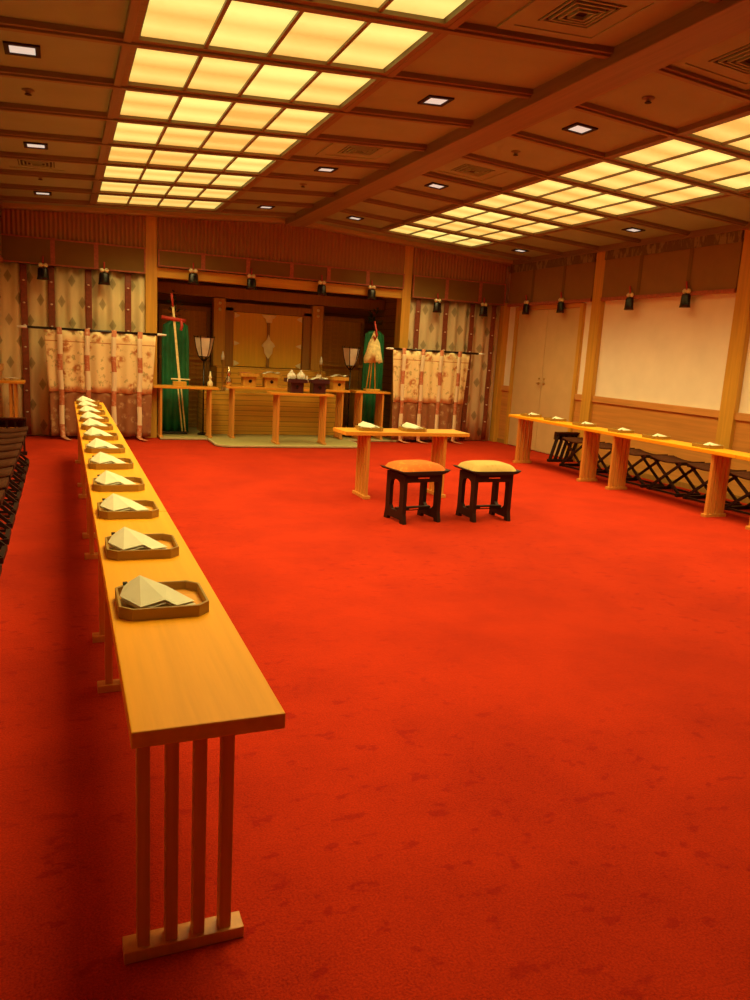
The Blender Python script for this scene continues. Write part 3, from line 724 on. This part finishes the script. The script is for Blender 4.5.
sd = [('post', 'light wooden offering stand with round hole, leftmost on the altar', (2.74, 12.18, .85)), ('post', 'light wooden offering stand with round hole, second from left on the altar', (3.09, 12.18, .85)),
      ('redwood', 'dark offering stand carrying the white jars', (3.31, 11.46, .82)), ('redwood', 'dark offering stand with paper, right of the white jars', (3.67, 11.46, .82)),
      ('post', 'light wooden offering stand with round hole, rightmost on the altar', (4.24, 12.18, .85))]
for mt0, lab, loc in sd: sanbo(mt0, lab, loc)
def offering(loc, lab, w_=.12):
    g = MB(); v = []; n = 10
    for i in range(n+1):
        u = i/n*2-1; z = .215+.022*math.cos(u*2.6)*(1) + (.035*max(0, u-.6)/.4 if u > .6 else 0)
        for y in (-.08, .08): v.append((u*w_*1.15, y, z+.01))
    g.add(v, [(2*i, 2*i+1, 2*i+3, 2*i+2) for i in range(n)], True); ob = g.build('paper_sheet', 'paper', solid=.006); ob.location = loc
    return tag(ob, lab, 'paper sheet', 'curled white papers on offering stands')
offering((3.09, 12.18, .85), 'curled white paper on the second offering stand from left'); offering((3.67, 11.46, .82), 'curled white paper on the dark stand right of the jars')
offering((4.24, 12.18, .85), 'curled white paper on the rightmost offering stand')
q = MB().box(-.13, .04, -.08, .08, .168, .22).build('offering_box', 'vermil', bev=.006); q.location = (2.72, 12.18, .85); tag(q, 'reddish wooden box on the leftmost offering stand', 'box')
def jar(x, lab):
    t = thing('lidded_jar', (x, 11.44, .989), lab, 'jar', 'white lidded jars')
    MB().lathe([(.035, 0), (.04, .01), (.062, .05), (.068, .09), (.05, .125), (.03, .135)], n=20).build('body', 'porcelain', t)
    MB().lathe([(.036, .133), (.034, .145), (.012, .16), (.014, .172), (.0, .185)], n=16).build('lid', 'porcelain', t)
jar(3.235, 'white porcelain lidded jar on the dark stand, left one'); jar(3.385, 'white porcelain lidded jar on the dark stand, right one')
for x, nm in ((3.17, 'left'), (3.455, 'right')):
    q = MB().lathe([(.028, 0), (.024, .03), (.009, .075), (.006, .1)], n=12).build('white_cone', 'porcelain'); q.location = (x, 11.36, .989); tag(q, 'small white cone flask at the %s front of the white jars' % nm, 'flask', 'white cone flasks')
def bottle(loc, mat, lab, s=1.):
    q = MB().lathe([(.03*s, 0), (.045*s, .02*s), (.05*s, .07*s), (.02*s, .12*s), (.022*s, .15*s), (.035*s, .17*s), (.02*s, .2*s), (.012*s, .25*s), (.003, .27*s)], n=16).build('ritual_flask', mat); q.location = loc
    return tag(q, lab, 'flask', 'small flasks on the altar')
bottle((2.13, 12.18, .82), 'gold', 'gilt tapering flask at the right end of the left altar table', .9)
bottle((2.42, 12.18, .85), 'silver', 'silver flask at the left end of the shrine table', 1.15)
bottle((2.55, 12.98, .72), 'gold', 'thin gilt flask behind the left end of the shrine table', .9)
for x, nm in ((2.46, 'left'), (4.17, 'right')):
    t = thing('candle_stand', (x, 12.9, .72), 'thin gilt stand with white candle, %s of the altar doors' % nm, 'candle stand', 'candle stands')
    MB().lathe([(.05, 0), (.02, .02), (.012, .1), (.02, .3), (.012, .42), (.035, .5), (.035, .515)], n=12).build('holder', 'alcovez', t)
    MB().lathe([(.025, .515), (.028, .57), (.014, .62), (.006, .655)], n=12).build('candle', 'porcelain', t)
# sticks bundle on the altar beside the rightmost stands
for k in range(2):
    t = thing('paper_streamer', (3.93+.0*k, 12.12+.12*k, .85), 'zigzag white paper streamer on a stick, %s, left of the rightmost stand' % ('front one', 'rear one')[k], 'paper streamer', 'paper streamers')
    MB().tube([(0, 0, 0), (0, 0, .24)], .006).build('stick', 'tray', t)
    z_ = MB()
    for j in range(4): s = 1 if j % 2 else -1; z_.bar((s*.01, -.01, .23-j*.04), (s*.05, -.01, .19-j*.04), .035, .003, up=(0, 1, 0))
    z_.build('paper', 'paper', t)
# sake cups on the corner table
for k, (x, y) in enumerate(((-.72, 11.7), (-.62, 11.72), (-.67, 11.82))):
    q = MB().lathe([(.02, 0), (.022, .008), (.05, .03), (.052, .034), (.045, .03), (.0, .012)], n=16).build('sake_cup', 'porcelain'); q.location = (x, y, .84)
    tag(q, 'small white dish on the corner table by the left wall, %s' % ('front left', 'front right', 'rear')[k], 'dish', 'dishes on the corner table')

# lanterns
def lantern(x, y, z, lab):
    t = thing('paper_lantern', (x, y, 0), lab, 'lantern', 'standing paper lanterns')
    MB().lathe([(.09, .031), (.09, .05), (.03, .07)], n=6, smooth=False).build('base', 'black', t); MB().tube([(0, 0, .06), (0, 0, z-.34)], .012).build('pole', 'black', t)
    MB().lathe([(.08, z-.30), (.125, z-.16), (.15, z-.0)], n=6, smooth=False).build('shade', 'shade', t)
    f = MB(); n = 6
    for k in range(n):
        a = 2*math.pi*k/n; f.tube([(.02*math.cos(a), .02*math.sin(a), z-.37), (.085*math.cos(a), .085*math.sin(a), z-.30), (.13*math.cos(a), .13*math.sin(a), z-.16), (.156*math.cos(a), .156*math.sin(a), z), (.165*math.cos(a), .165*math.sin(a), z+.02)], .007, 6)
        b_ = 2*math.pi*(k+1)/n
        for r, zz in ((.155, z-.0), (.085, z-.30)): f.tube([(r*math.cos(a), r*math.sin(a), zz), (r*math.cos(b_), r*math.sin(b_), zz)], .006, 6)
    f.build('shade_frame', 'black', t)
lantern(2.08, 12.49, 1.58, 'black framed paper lantern on a pole, left of the altar doors'); lantern(4.57, 12.49, 1.55, 'black framed paper lantern on a pole, right of the altar doors')

# green banner stands
def banner(x, lab, x0, x1, ztop, sword):
    t = thing('green_banner', (x, 12.6, 0), lab, 'banner', 'green silk banners on poles')
    n = 16; v = []; g = MB(); zs = [.06, .5, 1., 1.5, ztop-.06, ztop]
    for j, z in enumerate(zs):
        for i in range(n+1):
            u = i/n; k = 1 if j < 4 else (.9 if j == 4 else .45); xx = (x0+x1)/2-x + (u-.5)*(x1-x0)*k
            v.append((xx, .02*math.sin(u*22), z))
    g.add(v, [(j*(n+1)+i, j*(n+1)+i+1, (j+1)*(n+1)+i+1, (j+1)*(n+1)+i) for j in range(len(zs)-1) for i in range(n)], True); g.build('silk', 'green', t, solid=.01)
    MB().tube([(0, .03, .06), (0, .03, ztop+.25)], .018).build('pole', 'black', t)
    MB().box(-.2, .2, -.1, .15, .03, .07).build('base', 'black', t, bev=.005)
    lv = MB(); rnd = random.Random(int(x*10))
    for k in range(70):
        a = rnd.uniform(0, 6.28); r = rnd.uniform(.0, .17); zz = ztop+.06+rnd.uniform(-.03, .36)*(1-r*2.5)+.03; d = Vector((math.cos(a), math.sin(a)*.6, rnd.uniform(-.2, .8))).normalized()*.075; p = Vector((math.cos(a)*r, math.sin(a)*r*.5, zz)); q = d.cross(Vector((0, 0, 1))).normalized()*.024
        lv.add([p, p+d*.5+q, p+d, p+d*.5-q], [(0, 1, 2, 3)])
    lv.build('leaves', 'leaf', t)
    return t
banner(1.63, 'green silk banner on a pole at the left of the altar, behind the sword', 1.44, 1.86, 1.80, True)
banner(5.02, 'green silk banner on a pole at the right of the altar, behind the hemp tuft', 4.84, 5.22, 1.86, False)
sw = thing('ritual_sword', (1.60, 12.18, .82), 'cream sheathed ritual sword with red crosspiece standing on the left altar table', 'sword')
MB().bar((.06, 0, .06), (-.04, .05, 1.20), .035, .02).build('scabbard', 'tuft', sw, bev=.004)
MB().tube([(-.21, .03, 1.02), (.15, .03, .985)], .028, 8).build('red_crosspiece', 'redcord', sw)
MB().tube([(-.04, .05, 1.18), (-.06, .06, 1.38)], .017).build('hilt', 'redcord', sw)
MB().tube([(.08, .02, 1.0), (.09, .0, .9), (.07, .0, .84)], .022).build('red_knot', 'redcord', sw)
MB().box(-.04, .16, -.05, .05, 0, .07).build('stand', 'post', sw, bev=.004)
MB().tube([(-.07, 0, .105), (.22, 0, .10)], .011).build('crossbar', 'gold', sw)
cdv = thing('hanging_cord', (1.70, 12.50, .06), 'pale cord hanging below the left altar table in front of the green banner', 'cord')
for dx in (0, .05): MB().tube([(-.02+dx, 0, .7), (.05+dx, 0, .02)], .012).build('strand', 'tuft', cdv)
tf = thing('hemp_tuft', (4.86, 12.18, .85), 'large cream hemp tuft tied on a light wooden frame on the right altar table', 'hemp tuft')
g = MB().lathe([(.16, .49), (.17, .52), (.135, .66), (.10, .8), (.06, .88), (.025, .97), (.012, 1.0)], n=22, sy=.55)
rn = random.Random(3); g.v = [(p[0]*(1+.07*rn.uniform(-1, 1)), p[1], p[2]+(.03*rn.uniform(-1, 1) if p[2] < .53 else 0)) for p in g.v]
g.build('tuft', 'tuft', tf)
MB().tube([(-.03, -.03, .92), (.0, -.06, .86), (.03, -.04, .93), (-.02, -.02, 1.16)], .016).build('red_tie', 'redcord', tf)
for x in (-.1, -.04, .06): MB().tube([(x, 0, .03), (x*.4, 0, .6)], .011).build('frame_rod', 'post', tf)
MB().box(-.13, .13, -.07, .07, 0, .035).build('base', 'post', tf, bev=.004)
